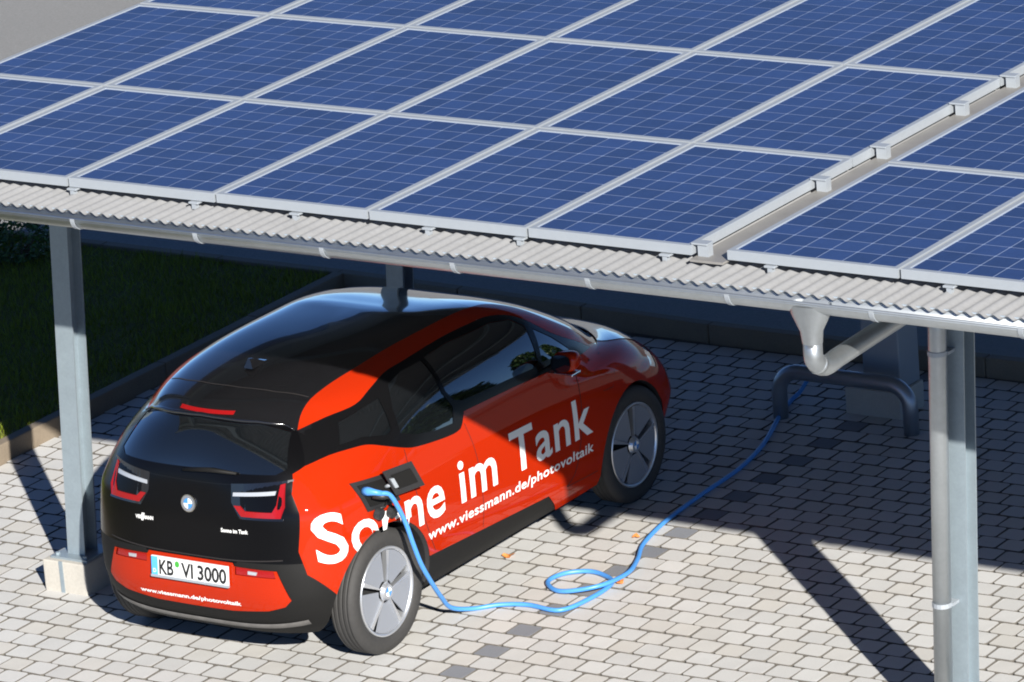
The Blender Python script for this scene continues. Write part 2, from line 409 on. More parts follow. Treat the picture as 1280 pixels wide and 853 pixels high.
# gap cover between the two arrays with clamps
cover = cp(boxobj('gap_profile', (4.872, 5.058, -3.03, 4.95, 2.885, 2.897), mat('gap_profile_metal', (.25, .24, .225), .5, .3, noise=(8, .15))))
for y in (-2.95, -1.80, -1.19, -.35, .21, .9, 1.5, 2.2, 2.9, 3.6, 4.3):
    bm = bmesh.new(); box(bm, 4.852, 4.945, y - .03, y + .03, 2.955, 2.965, bev=.003); box(bm, 4.885, 4.945, y - .022, y + .022, 2.897, 2.9555)
    c = bmobj('end_clamp', bm, m_frame); c.parent = cover
for x in [PX0 + d for d in (-1.75, -.97, .035, .83, 1.47, 2.29, 2.84, 3.69)] + [5.31, 6.29, 7.0]:
    bm = bmesh.new(); box(bm, x - .03, x + .03, -3.016, -2.97, 2.89, 2.901, bev=.003); box(bm, x - .012, x + .012, -3.012, -2.98, 2.862, 2.8895)
    cp(bmobj('rail_bracket', bm, m_frame))

# ---- solar panels
GAPP = .016; pw, ph = PITCH - GAPP, ROW - GAPP
fwid, fh = .030, .048
def frame_mesh(w, h):
    bm = bmesh.new()
    o = [(0, 0), (w, 0), (w, h), (0, h)]; i = [(fwid, fwid), (w - fwid, fwid), (w - fwid, h - fwid), (fwid, h - fwid)]; c = .002
    oc = [(c, c), (w - c, c), (w - c, h - c), (c, h - c)]
    R = [[bm.verts.new((*p, z)) for p in q] for q, z in ((o, -fh), (o, -c), (oc, 0), (i, 0), (i, -.006))]
    for a, b in zip(R[:-1], R[1:]):
        for k in range(4): bm.faces.new((a[k], a[(k + 1) % 4], b[(k + 1) % 4], b[k]))
    bm.faces.new(R[0][::-1])
    bmesh.ops.recalc_face_normals(bm, faces=bm.faces[:])
    me = bpy.data.meshes.new('frame'); bm.to_mesh(me); bm.free(); me.materials.append(m_frame); return me
me_frame = frame_mesh(pw, ph)
me_back = bpy.data.meshes.new('backsheet'); me_back.from_pydata([(fwid - .002, fwid - .002, -.0055), (pw - fwid + .002, fwid - .002, -.0055), (pw - fwid + .002, ph - fwid + .002, -.0055), (fwid - .002, ph - fwid + .002, -.0055)], [], [(0, 1, 2, 3)]); me_back.materials.append(m_back)
cw, ch = (pw - 2 * fwid - .012) / 6, (ph - 2 * fwid - .016) / 10
def cell_verts(gx, gy):
    w, h, c = cw / 2 - gx, ch / 2 - gy, .004
    p = [(-w + c, -h), (w - c, -h), (w, -h + c), (w, h - c), (w - c, h), (-w + c, h), (-w, h - c), (-w, -h + c)]
    V = [(x, y, 0) for x, y in p] + [(x, y, -.0012) for x, y in p]
    F = [tuple(range(8))] + [(k, 8 + k, 8 + (k + 1) % 8, (k + 1) % 8) for k in range(8)]
    return V, F
CV, CF = cell_verts(.0032, .0042)
me_cell = bpy.data.meshes.new('solar_cell'); me_cell.from_pydata(CV, [], [f[::-1] if len(f) == 4 else f for f in CF]); me_cell.materials.append(m_cell)
cpos = [(fwid + .006 + (i + .5) * cw, fwid + .008 + (j + .5) * ch, -.0038) for i in range(6) for j in range(10)]
V, F = [], []
for x, y, z in cpos:
    b = len(V); V += [(a + x, q + y, w + z) for a, q, w in CV]; F += [tuple(b + t for t in f) for f in CF]
me_cells = bpy.data.meshes.new('cell_field'); me_cells.from_pydata(V, [], F); me_cells.materials.append(m_cell)
def solar_panel(x, y, label, group, shown):
    r = empty('solar_panel', (x, y, PZ0 + random.uniform(-.0015, .0015))); tag(r, label, 'solar panel', group)
    link(bpy.data.objects.new('frame', me_frame), r); link(bpy.data.objects.new('backsheet', me_back), r)
    if shown:
        for p in cpos:
            c = bpy.data.objects.new('solar_cell', me_cell); c.location = p; link(c, r)
    else:
        tag(link(bpy.data.objects.new('cell_field', me_cells), r), kind='stuff')
def panel_in_view(x, y):
    n = 0
    for a in (0, .33, .66, 1):
        for b in (0, .33, .66, 1):
            q = Vector((x + a * pw, y + b * ph, PZ0)) - CP; w = -q.dot(CZ)
            n += abs(q.dot(CX) / w * 6673) < 650 and abs(q.dot(CY) / w * 6673) < 436
    return n > 0
ORD = ['first', 'second', 'third', 'fourth', 'fifth', 'sixth']
for i in range(-2, 4):
    for j in range(5):
        x, y = PX0 + i * PITCH + GAPP / 2, PY0 + j * ROW
        solar_panel(x, y, 'blue solar panel over the car, %s from the clamp gap, %s row above gutter' % (ORD[3 - i], ORD[j]), 'solar panels left of the gap', panel_in_view(x, y))
for i in range(0, 5):
    for j in range(5):
        x, y = 5.068 + i * PITCH, PY0 - .004 + j * ROW
        solar_panel(x, y, 'blue solar panel beyond the clamp gap, %s column, %s row above gutter and downpipe' % (ORD[i], ORD[j]), 'solar panels right of the gap', panel_in_view(x, y))

# ================================================================== CAR
CARX, CARY = 1.163, -1.8294
car = empty('electric_car', (CARX, CARY, 0)); tag(car, 'orange red and black electric hatchback with white lettering, plugged in to charge', 'car')
TAB = np.array([
[.23, .800,-.520,3.16],[.30,.842,-.592,3.26],[.40,.866,-.640,3.33],[.50,.880,-.655,3.365],[.60,.887,-.650,3.36],[.70,.8875,-.635,3.32],
[.80,.885,-.622,3.22],[.90,.876,-.610,3.06],[1.0,.857,-.595,2.72],[1.10,.832,-.578,2.53],[1.18,.807,-.555,2.39],[1.26,.777,-.520,2.24],
[1.35,.732,-.460,2.05],[1.40,.694,-.41,1.925],[1.44,.648,-.35,1.81],[1.47,.604,-.275,1.70],[1.51,.535,-.100,1.51],[1.54,.468,.110,1.34],[1.56,.395,.325,1.19],[1.572,.29,.540,1.10],[1.578,.10,.80,1.02]])
YC = .95
def pchip(x, y):
    h = np.diff(x); d = np.diff(y) / h; m = np.zeros_like(y)
    for i in range(1, len(x) - 1):
        if d[i - 1] * d[i] > 0:
            w1 = 2 * h[i] + h[i - 1]; w2 = h[i] + 2 * h[i - 1]; m[i] = (w1 + w2) / (w1 / d[i - 1] + w2 / d[i])
    m[0] = d[0]; m[-1] = d[-1]
    def f(q):
        q = min(max(q, x[0]), x[-1]); k = min(max(int(np.searchsorted(x, q)) - 1, 0), len(x) - 2); t = (q - x[k]) / h[k]
        return float((2 * t**3 - 3 * t * t + 1) * y[k] + (t**3 - 2 * t * t + t) * h[k] * m[k] + (-2 * t**3 + 3 * t * t) * y[k + 1] + (t**3 - t * t) * h[k] * m[k + 1])
    return f
fw, fr, ff = [pchip(TAB[:, 0], TAB[:, i]) for i in (1, 2, 3)]
def expo(z):
    g = min(max((z - .95) / .4, 0), 1); h = min(max((z - 1.46) / .08, 0), 1); zz = [.5, .78, .95, 1.15]
    return 3.7 - 1.5 * g, 6.5 - 3.6 * g + .4 * h, float(np.interp(z, zz, [4.2, 2.7, 2.3, 3.8])), float(np.interp(z, zz, [6.5, 5.5, 5., 4.6]))
def SX(y, z):                                  # half width of the body at (y,z)
    w, yr, yf = fw(z), fr(z), ff(z); ar, br, af, bf = expo(z)
    if y < YC: u = min((YC - y) / (YC - yr), 1); return w * (1 - u**br) ** (1 / ar)
    u = min((y - YC) / (yf - YC), 1); return w * (1 - u**bf) ** (1 / af)
def RY(x, z):                                  # rear face of the body at (x,z)
    w, yr = fw(z), fr(z); q = min(abs(x) / w, 1); ar, br = expo(z)[:2]; return YC - (YC - yr) * (1 - q**ar) ** (1 / br)
def ring(z, nr=44, nf=48):
    w, yr, yf = fw(z), fr(z), ff(z); ar, br, af, bf = expo(z)
    def quarter(a, b, L, n):
        th = np.linspace(0, np.pi / 2, 1500) ; th = (np.pi / 2) * (1 - np.cos(np.pi * np.linspace(0, 1, 1500))) / 2
        th = np.concatenate([np.geomspace(1e-9, 1e-2, 400), np.linspace(.0101, np.pi / 2 - .0101, 1500), np.pi / 2 - np.geomspace(1e-2, 1e-9, 400)])
        x = w * np.cos(th) ** (2 / a); u = L * np.sin(th) ** (2 / b)
        x = np.concatenate([[w], x, [0]]); u = np.concatenate([[0], u, [L]])
        s = np.concatenate([[0], np.cumsum(np.hypot(np.diff(x), np.diff(u)))]); q = np.linspace(0, s[-1], n + 1)
        return np.interp(q, s, x), np.interp(q, s, u)
    xr, ur = quarter(ar, br, YC - yr, nr); xf, uf = quarter(af, bf, yf - YC, nf)
    pts = [(xr[k], YC - ur[k]) for k in range(nr + 1)]                       # side -> rear centre (right)
    pts += [(-xr[k], YC - ur[k]) for k in range(nr - 1, -1, -1)]             # rear centre -> left side
    pts += [(-xf[k], YC + uf[k]) for k in range(1, nf + 1)] + [(xf[k], YC + uf[k]) for k in range(nf - 1, 0, -1)]
    return pts
zs = list(np.linspace(.23, 1.42, 62)) + [1.432, 1.444, 1.456, 1.468, 1.48, 1.49, 1.5, 1.508, 1.516, 1.524, 1.532, 1.538, 1.544, 1.55, 1.555, 1.56, 1.564, 1.568, 1.571, 1.574, 1.576, 1.578]
body = bmesh.new(); prev = None
for z in zs:
    cur = [body.verts.new((x, y, z)) for x, y in ring(z)]
    if prev:
        N = len(cur)
        for k in range(N): body.faces.new((prev[k], cur[k], cur[(k + 1) % N], prev[(k + 1) % N]))
    prev = cur
body.faces.new(prev)
bmesh.ops.recalc_face_normals(body, faces=body.faces[:])
AX = {'side': (1, 2, 0), 'rear': (0, 2, 1), 'top': (0, 1, 2)}
def cut(poly, view, flt, closed=True, sides=(1, -1)):
    a, b, c = AX[view]; n = len(poly)
    for mir in sides:
        pts = poly
        if view != 'side': pts = [(p[0] * mir, p[1]) for p in poly]
        for i in range(n if closed else n - 1):
            p, q = pts[i], pts[(i + 1) % n]
            lo = (min(p[0], q[0]), min(p[1], q[1])); hi = (max(p[0], q[0]), max(p[1], q[1]))
            fs = []
            for f in body.faces:
                ctr = f.calc_center_median()
                if not flt(ctr): continue
                if view == 'side' and ctr.x * mir < 0: continue
                A = [v.co[a] for v in f.verts]; B = [v.co[b] for v in f.verts]
                if max(A) < lo[0] - 1e-5 or min(A) > hi[0] + 1e-5 or max(B) < lo[1] - 1e-5 or min(B) > hi[1] + 1e-5: continue
                fs.append(f)
            if not fs: continue
            co = Vector((0, 0, 0)); co[a], co[b] = p; no = Vector((0, 0, 0)); no[a], no[b] = q[1] - p[1], -(q[0] - p[0])
            if no.length < 1e-9: continue
            geom = list({v for f in fs for v in f.verts}) + list({e for f in fs for e in f.edges}) + fs
            bmesh.ops.bisect_plane(body, geom=geom, plane_co=co, plane_no=no.normalized(), dist=1e-5)
def interp(pts, t, k=0):
    xs_ = [p[k] for p in pts]; ys_ = [p[1 - k] for p in pts]; return float(np.interp(t, xs_, ys_))
def pip(poly, x, y):
    r = False; n = len(poly); j = n - 1
    for i in range(n):
        xi, yi = poly[i]; xj, yj = poly[j]
        if (yi > y) != (yj > y) and x < (xj - xi) * (y - yi) / (yj - yi) + xi: r = not r
        j = i
    return r
def smooth2(P, n=4): return [tuple(q)[:2] for q in catmull([(a, b, 0) for a, b in P], n)]
BELT = smooth2([(-.359, 1.172), (-.221, 1.196), (-.065, 1.195), (.033, 1.183), (.146, 1.141), (.274, 1.092), (.377, 1.065), (.585, 1.038), (.726, 1.027), (.797, 1.034)], 3) + [(.825, 1.055), (.871, 1.110), (1.37, 1.092), (1.678, 1.072), (1.99, 1.052), (2.31, 1.026)]
RAILO = smooth2([(-.247, 1.327), (-.079, 1.354), (.087, 1.366), (.170, 1.382), (.256, 1.408), (.435, 1.447), (.623, 1.458), (1.011, 1.469), (1.341, 1.463), (1.517, 1.446), (1.679, 1.400), (1.784, 1.336), (1.938, 1.222), (2.146, 1.115), (2.31, 1.026)], 3)
RAILI = smooth2([(.511, -.247), (.488, -.178), (.479, -.058), (.492, .118), (.511, .365), (.514, .735), (.513, 1.238), (.492, 1.519), (.490, 1.655), (.550, 1.826), (.645, 1.99), (.698, 2.306), (.70, 2.45)], 3)
QUART = [(-.247, 1.327), (-.359, 1.172), (-.426, 1.144), (-.480, 1.05), (-.534, .745), (-.526, .615), (-.398, .466), (-.30, .40)]
QUART_L = [(-.247, 1.327), (-.340, 1.172), (-.37, 1.144), (-.40, 1.05), (-.44, .745), (-.45, .615), (-.398, .466), (-.30, .40)]
SILL = [(.27, .20), (.335, .438), (1.587, .368), (1.76, .20)]
AR, AF = (-.022, .362, .395), (2.545, .355, .385)
ARCH_R = [(AR[0] + AR[2] * math.cos(a), AR[1] + AR[2] * math.sin(a)) for a in np.linspace(-.6, math.pi + .6, 34)]
ARCH_F = [(AF[0] + AF[2] * math.cos(a), AF[1] + AF[2] * math.sin(a)) for a in np.linspace(-.6, math.pi + .6, 34)]
BUMP = [(0, .386), (.25, .388), (.48, .408), (.575, .436), (.612, .475), (.548, .640), (.295, .650), (.283, .668), (0, .668)]
REFL = [(.30, .606), (.54, .600), (.53, .638), (.30, .648)]
SPOIL = [(0, 1.408), (.14, 1.402), (.33, 1.384), (.45, 1.356), (.530, 1.315)]
GLASS_R = [(0, 1.158), (.40, 1.150), (.51, 1.146), (.555, 1.17), (.492, 1.325), (.34, 1.374), (0, 1.398)]
PANE_A = [(.895, 1.165), (1.37, 1.142), (1.60, 1.128), (1.665, 1.15), (1.705, 1.34), (1.62, 1.398), (1.45, 1.430), (1.02, 1.444), (.78, 1.436), (.78, 1.25), (.82, 1.190)]
PANE_D = [(1.70, 1.135), (1.93, 1.108), (2.03, 1.105), (1.90, 1.215), (1.765, 1.305)]
PANE_B = [(.29, 1.17), (.41, 1.125), (.60, 1.090), (.75, 1.080), (.79, 1.16), (.745, 1.25), (.745, 1.432), (.55, 1.428), (.40, 1.402), (.32, 1.29)]
PANE_C = [(-.13, 1.228), (.02, 1.228), (.19, 1.19), (.235, 1.205), (.28, 1.362), (.20, 1.352), (-.04, 1.322)]
side = lambda c: abs(c.x) > .38 and c.y > -.5
cut(BELT, 'side', lambda c: abs(c.x) > .5, False); cut(RAILO, 'side', lambda c: abs(c.x) > .5, False)
cut(RAILI, 'top', lambda c: c.z > .98, False)
cut(QUART, 'side', lambda c: abs(c.x) > .35, False, (1,)); cut(QUART_L, 'side', lambda c: abs(c.x) > .35, False, (-1,)); cut(SILL, 'side', lambda c: abs(c.x) > .5, False)
cut(ARCH_R, 'side', lambda c: abs(c.x) > .5, False); cut(ARCH_F, 'side', lambda c: abs(c.x) > .5, False)
cut(BUMP, 'rear', lambda c: c.y < -.3, False); cut(REFL, 'rear', lambda c: c.y < -.3); cut(GLASS_R, 'rear', lambda c: c.y < -.2, False)
for P in (PANE_A, PANE_B, PANE_C, PANE_D): cut(P, 'side', lambda c: abs(c.x) > .5)
cut(SPOIL, 'rear', lambda c: c.y < -.1 and c.z > 1.2, False)
cut([(.0, -.165), (.1, -.165), (.3, -.130), (.47, -.055), (.6, .02)], 'top', lambda c: c.z > 1.3, False)
cut([(0, 1.50), (.6, 1.50)], 'top', lambda c: c.z > 1.3, False)
cut([(0, .995), (.74, .995)], 'rear', lambda c: c.y > 2.2, False)
HOOD = [(.0, .812), (.45, .815), (.58, .822), (.60, .84), (.64, .93), (.66, .995)]
cut(HOOD, 'rear', lambda c: c.y > 2.2, False)
NOSE_LAMP = [(.60, .765), (.70, .735), (.76, .70), (.775, .735), (.70, .785), (.62, .80)]
cut(NOSE_LAMP, 'rear', lambda c: c.y > 2.2)
def classify(c, nrm):
    ax = abs(c.x); y, z = c.y, c.z
    if ax > .5 and ((y - AR[0])**2 + (z - AR[1])**2 < AR[2]**2 or (y - AF[0])**2 + (z - AF[1])**2 < AF[2]**2): return None
    yq = interp((QUART if c.x > 0 else QUART_L)[::-1], z, 1) if z < 1.327 else .05
    if z > 1.0 and ax > .3 and -.249 <= y < 2.31 and ax > interp(RAILI, y, 1) - 1e-4:
        if z > interp(RAILO, y): return 'roof_rail'
    if y < yq and z < interp(SPOIL, ax):
        if pip(GLASS_R + [(0, 1.158)], ax, z) or (ax < .01 and 1.158 < z < 1.398): return 'rear_window'
        if pip(REFL, ax, z): return 'reflector'
        if z < .668 and pip(BUMP, ax, z): return 'bumper_panel'
        if z < .672: return 'rear_bumper'
        return 'tailgate'
    if y < interp([(0, -.165), (.1, -.165), (.3, -.13), (.47, -.055), (.6, .02)], ax) and z >= interp(SPOIL, ax) - 1e-4 and ax < .56: return 'spoiler'
    if z > 1.0 and y < 2.31 and ax > .45 and z > interp(BELT, y) and y > -.37 and z <= interp(RAILO, y) + 1e-4:
        for P, nme in ((PANE_A, 'door_window'), (PANE_B, 'rear_door_window'), (PANE_C, 'quarter_window'), (PANE_D, 'front_quarter_window')):
            if pip(P, y, z): return nme
        return 'window_surround'
    if y > 1.50 and z > .995 and ax < interp(RAILI, min(y, 2.45), 1) and z > 1.0: return 'windscreen'
    if y < 1.6 and z > 1.38: return 'roof_panel'
    if y > 2.2 and z > .812 and z <= .995 and ax < interp([(.0, .812), (.45, .815), (.58, .822), (.60, .84), (.64, .93), (.66, .995)], z, 1): return 'bonnet'
    if y > 2.2 and pip(NOSE_LAMP, ax, z): return 'headlight'
    if pip(SILL, y, z) and ax > .5: return 'sill'
    return 'body_side'
MATS = {'roof_rail': m_red, 'rear_window': m_glass, 'reflector': m_rlamp, 'bumper_panel': m_red, 'rear_bumper': m_plastic, 'tailgate': m_hatch, 'spoiler': m_black,
        'door_window': m_glass, 'rear_door_window': m_glass, 'quarter_window': m_glass, 'front_quarter_window': m_glass, 'window_surround': m_trim, 'windscreen': m_glass, 'roof_panel': m_black, 'bonnet': m_black,
        'headlight': m_clamp, 'sill': m_plastic, 'body_side': m_red}
body.normal_update(); body.faces.ensure_lookup_table(); body.verts.ensure_lookup_table()
VN = [v.normal.copy() for v in body.verts]
for i, v in enumerate(body.verts): v.index = i
groups = {}
for f in body.faces:
    c = f.calc_center_median(); k = classify(c, f.normal)
    if k is None: continue
    sidek = k
    if k in ('roof_rail', 'door_window', 'rear_door_window', 'quarter_window', 'front_quarter_window', 'window_surround', 'sill', 'headlight', 'reflector'): sidek = (k, c.x > 0)
    groups.setdefault(sidek, []).append(f)
inset = {'rear_window': .003, 'door_window': .004, 'rear_door_window': .004, 'quarter_window': .004, 'front_quarter_window': .004, 'window_surround': .001, 'windscreen': .003, 'reflector': .003, 'bumper_panel': -.003, 'sill': .006, 'rear_bumper': .003, 'headlight': .003, 'bonnet': -.004}
CARPART = {}
for k, fs in groups.items():
    nme = k[0] if isinstance(k, tuple) else k
    idx = {}; V, F, NRM = [], [], []
    d = inset.get(nme, 0)
    for f in fs:
        ids = []
        for v in f.verts:
            if v.index not in idx:
                idx[v.index] = len(V); co = v.co - VN[v.index] * d
                V.append(co); NRM.append(VN[v.index])
            ids.append(idx[v.index])
        F.append(ids)
    me = bpy.data.meshes.new(nme); me.from_pydata([tuple(v) for v in V], [], F); me.update(); me.shade_smooth(); me.materials.append(MATS[nme])
    me.normals_split_custom_set_from_vertices([tuple(q) for q in NRM])
    o = link(bpy.data.objects.new(nme, me), car); CARPART[k] = o
body.free()
# underbody and wheel wells
bm = bmesh.new(); rg = ring(.23)
vs = [bm.verts.new((x * .90, YC + (y - YC) * .93, .25)) for x, y in rg if not (abs(x) > .5 and (abs(y) < .37 or abs(y - 2.57) < .36))]
bm.faces.new(vs); bmobj('underbody', bm, m_dark, car)
for yy, zz_, rr in ((AR[0], AR[1], AR[2] + .002), (AF[0], AF[1], AF[2] + .002)):
    for s in (-1, 1):
        bm = bmesh.new(); N = 28; A = []; 
        for k in range(N + 1):
            a = -.30 + (math.pi + .60) * k / N
            y, z = yy + rr * math.cos(a), zz_ + rr * math.sin(a); xo = SX(y, max(z, .235)) - .004
            A.append((bm.verts.new((s * xo, y, z)), bm.verts.new((s * (xo - .02), y - .012 * math.cos(a), z - .012 * math.sin(a))), bm.verts.new((s * .52, y, z)), bm.verts.new((s * .52, yy, zz_))))
        for p, q in zip(A[:-1], A[1:]):
            bm.faces.new((p[0], p[1], q[1], q[0])); bm.faces.new((p[1], p[2], q[2], q[1])); bm.faces.new((p[2], p[3], q[3], q[2]))
        bmobj('wheel_arch_liner', bm, m_cap, car)
# panel gaps as thin dark ribbons on the skin
def ribbon(name, pts, w, m, surf='side', s=1, off=.0012, n=6, parent=None):
    pts = [Vector((p[0], p[1], 0)) for p in pts]; pts = catmull(pts, n) if n else pts; V, F = [], []
    for i, p in enumerate(pts):
        a = pts[max(i - 1, 0)]; b = pts[min(i + 1, len(pts) - 1)]; t = (b - a).normalized(); nn = Vector((-t.y, t.x, 0)) * w / 2
        for q in (p + nn, p - nn):
            if surf == 'side': V.append((s * (SX(q.x, q.y) + off), q.x, q.y))
            else: V.append((q.x, RY(q.x, q.y) - off, q.y))
    for i in range(len(pts) - 1): F.append((2 * i, 2 * i + 1, 2 * i + 3, 2 * i + 2))
    return meshobj(name, V, F, m, parent or car)
for s in (1, -1):
    ribbon('door_gap', [(1.992, 1.040), (1.972, .92), (1.945, .7), (1.905, .55), (1.86, .42), (1.78, .36)], .006, m_seam, 'side', s)
    ribbon('door_gap', [(.27, 1.085), (.262, .95), (.29, .80), (.36, .58), (.42, .45)], .004, m_seam, 'side', s)
    ribbon('door_gap', [(.84, 1.05), (.88, .85), (.90, .6), (.90, .42)], .004, m_seam, 'side', s)
    ribbon('sill_line', [(1.78, .36), (1.98, .35), (2.12, .345)], .004, m_seam, 'side', s)
    ribbon('flap_gap', [(2.18, .99), (2.36, .975), (2.39, .86), (2.33, .79), (2.22, .80), (2.18, .99)], .004, m_seam, 'side', s, n=0)
# spoiler lip and roof seam
lp = []
for k in range(49):
    x = -.505 + 1.01 * k / 48; z = interp(SPOIL, abs(x)); lp.append((x, RY(x, z) - .010, z + .004))
bm = bmesh.new(); tube_bm(bm, lp, [.004 + .009 * min(1, 6 * (k / 48) * (1 - k / 48)) for k in range(49)], 8); bmobj('spoiler_lip', bm, m_black, car, True)
V, F = [], []
for k in range(41):
    x = -.465 + .93 * k / 40; y = interp([(0, -.165), (.1, -.165), (.3, -.13), (.47, -.055), (.6, .02)], abs(x))
    for yy in (y - .004, y + .004):
        lo, hi = 1.2, 1.578                        # height of the skin above (x,yy)
        for _ in range(24):
            mid = (lo + hi) / 2
            if SX(yy, mid) > abs(x) and fr(mid) < yy: lo = mid
            else: hi = mid
        V.append((x, yy, lo + .0012))
for k in range(40): F.append((2 * k, 2 * k + 2, 2 * k + 3, 2 * k + 1))
meshobj('roof_seam', V, F, m_seam, car)
# tailgate details
ribbon('tailgate_crease', [(-.55, 1.12), (-.3, 1.095), (0, 1.09), (.3, 1.095), (.55, 1.12)], .006, m_trim, 'rear')
ribbon('tailgate_gap', [(-.58, .70), (-.3, .683), (0, .68), (.3, .683), (.58, .70)], .007, m_seam, 'rear')
def rear_poly(name, poly, m, off=.006, parent=None, step=.025, thick=.012):
    bm = bmesh.new(); f = bm.faces.new([bm.verts.new((x, 0, z)) for x, z in poly])
    x0 = min(p[0] for p in poly); x1 = max(p[0] for p in poly); x = x0 + step
    while x < x1:
        bmesh.ops.bisect_plane(bm, geom=bm.verts[:] + bm.edges[:] + bm.faces[:], plane_co=(x, 0, 0), plane_no=(1, 0, 0)); x += step
    for v in bm.verts: v.co.y = RY(v.co.x, v.co.z) - off
    r = bmesh.ops.extrude_face_region(bm, geom=bm.faces[:])
    for v in r['geom']:
        if isinstance(v, bmesh.types.BMVert): v.co.y += thick
    return bmobj(name, bm, m, parent or car)
for s in (1, -1):
    mir = lambda P: [(s * x, z) for x, z in P]
    lamp = rear_poly('tail_light', mir([(.297, .985), (.337, .985), (.364, .960), (.525, .960), (.545, 1.0), (.548, 1.10), (.568, 1.105), (.587, .985), (.572, .930), (.345, .930)]), m_rlamp)
    rear_poly('reversing_bar', mir([(.290, 1.035), (.530, 1.050), (.532, 1.070), (.292, 1.055)]), m_clamp, parent=lamp)
    rear_poly('light_housing', mir([(.275, 1.10), (.28, 1.0), (.335, .915), (.585, .915), (.60, 1.12)]), m_black, off=.003)
    rear_poly('fog_lens', mir([(.38, .615), (.43, .613), (.434, .629), (.38, .632)]), m_clamp, off=.004, step=.03)
# brake light in spoiler, wiper
def spoil_y(x, z): return RY(x, z) - .055 * (min(max((1.50 - z) / .097, 0), 1)) ** 2
bm = bmesh.new(); N = 12; R2 = []
for k in range(N + 1):
    x = -.180 + .36 * k / N
    R2.append([bm.verts.new((x, RY(x, z) - .005, z)) for z in (1.416, 1.431)])
for a, b in zip(R2[:-1], R2[1:]): bm.faces.new((a[0], b[0], b[1], a[1]))
bmobj('brake_light', bm, m_rlamp, car)
bm = bmesh.new(); tube_bm(bm, [(-.03, RY(.02, 1.15) - .02, 1.150), (.14, RY(.14, 1.165) - .024, 1.166), (.31, RY(.31, 1.155) - .018, 1.158)], [.011, .014, .009], 8)
bmobj('rear_wiper', bm, m_plastic, car, True)
# grey lower diffuser lip
bm = bmesh.new(); A = []
for k in range(41):
    x = -.66 + 1.32 * k / 40; zt = .300 + .045 * (abs(x) / .66)**3
    A.append([bm.verts.new((x, RY(x, z) - o, z)) for z, o in ((zt, .002), (zt - .012, .012 * (1 - (abs(x) / .66)**4) + .002 * (k % 3)), (zt - .032, .008 * (1 - (abs(x) / .66)**4)), (zt - .045, -.03))])
for p, q in zip(A[:-1], A[1:]):
    for j in range(3): bm.faces.new((p[j], q[j], q[j + 1], p[j + 1]))
bmobj('bumper_lip', bm, mat('lip_grey_plastic', (.10, .095, .09), .5, noise=[(25, .35), (6, .25)]), car, True)
# number plate
def plate_at(u, v, o=0):                                                     # u,v metres from plate centre
    return Vector((.010 + u, -.668 + v * .10 - o, .598 + v))
bm = bmesh.new(); box(bm, -.26, .26, -.006, .006, -.056, .056, bev=.003)
for v in bm.verts: y = v.co.y; v.co = plate_at(v.co.x, v.co.z, 0) + Vector((0, y, 0))
plate = bmobj('number_plate', bm, m_plate, car)
def plate_rect(name, u0, u1, v0, v1, m, o=.0072):
    return meshobj(name, [plate_at(u, v, o) for u, v in ((u0, v0), (u1, v0), (u1, v1), (u0, v1))], [(0, 1, 2, 3)], m, plate)
plate_rect('euro_band', -.258, -.215, -.050, .053, m_blue); 
text_obj('plate_letter_d', 'D', lambda u, v, um: plate_at(-.246 + u * .02, -.036 + v * .022, .0082), m_plate, plate, .02, 1, 10)
for tx, u0, u1 in (('KB', -.205, -.108), ('VI', -.055, .025), ('3000', .055, .250)):
    text_obj('plate_characters', tx, lambda u, v, um, a=u0, b=u1: plate_at(a + u * (b - a), -.040 + v * .082, .0082), m_ink, plate, .026, 1, 10)
for v, m in ((.026, m_green), (-.022, m_grey)):
    meshobj('plate_sticker', [plate_at(-.082 + .016 * math.cos(k * .524), v + .018 * math.sin(k * .524), .0086) for k in range(12)], [tuple(range(12))], m, plate)
bm = bmesh.new()
for v0, v1 in ((-.062, -.049),):
    box(bm, -.262, .262, -.010, .004, v0, v1)
for v in bm.verts: y = v.co.y; v.co = plate_at(v.co.x, v.co.z, 0) + Vector((0, y, 0))
bmobj('plate_holder', bm, m_frame, plate)
# roundel on the tailgate
bz = .966; by = RY(0, bz)
def disc(name, r0, r1, a0, a1, m, o, parent, n=24):
    V, F = [], []
    for k in range(n + 1):
        a = a0 + (a1 - a0) * k / n
        for r in (r0, r1): V.append((r * math.cos(a), by - o + (r * math.sin(a)) * .12, bz + r * math.sin(a)))
    for k in range(n): F.append((2 * k, 2 * k + 1, 2 * k + 3, 2 * k + 2))
    return meshobj(name, V, F, m, parent)
bm = bmesh.new(); bmesh.ops.create_cone(bm, cap_ends=True, segments=32, radius1=.052, radius2=.049, depth=.012, matrix=Matrix.Rotation(math.pi / 2, 4, 'X'))
for v in bm.verts: v.co = Vector((v.co.x, by - .006 + v.co.y + v.co.z * .12, bz + v.co.z))
bdg = bmobj('roundel_badge', bm, m_chrome, car)
disc('roundel_ring', .030, .044, 0, 2 * math.pi, mat('roundel_grey', (.16, .17, .19), .3, coat=1), .0138, bdg)
for k in range(4): disc('roundel_quarter', .0, .029, k * math.pi / 2, (k + 1) * math.pi / 2, m_bblue if k in (1, 3) else m_white, .0142, bdg, 6)
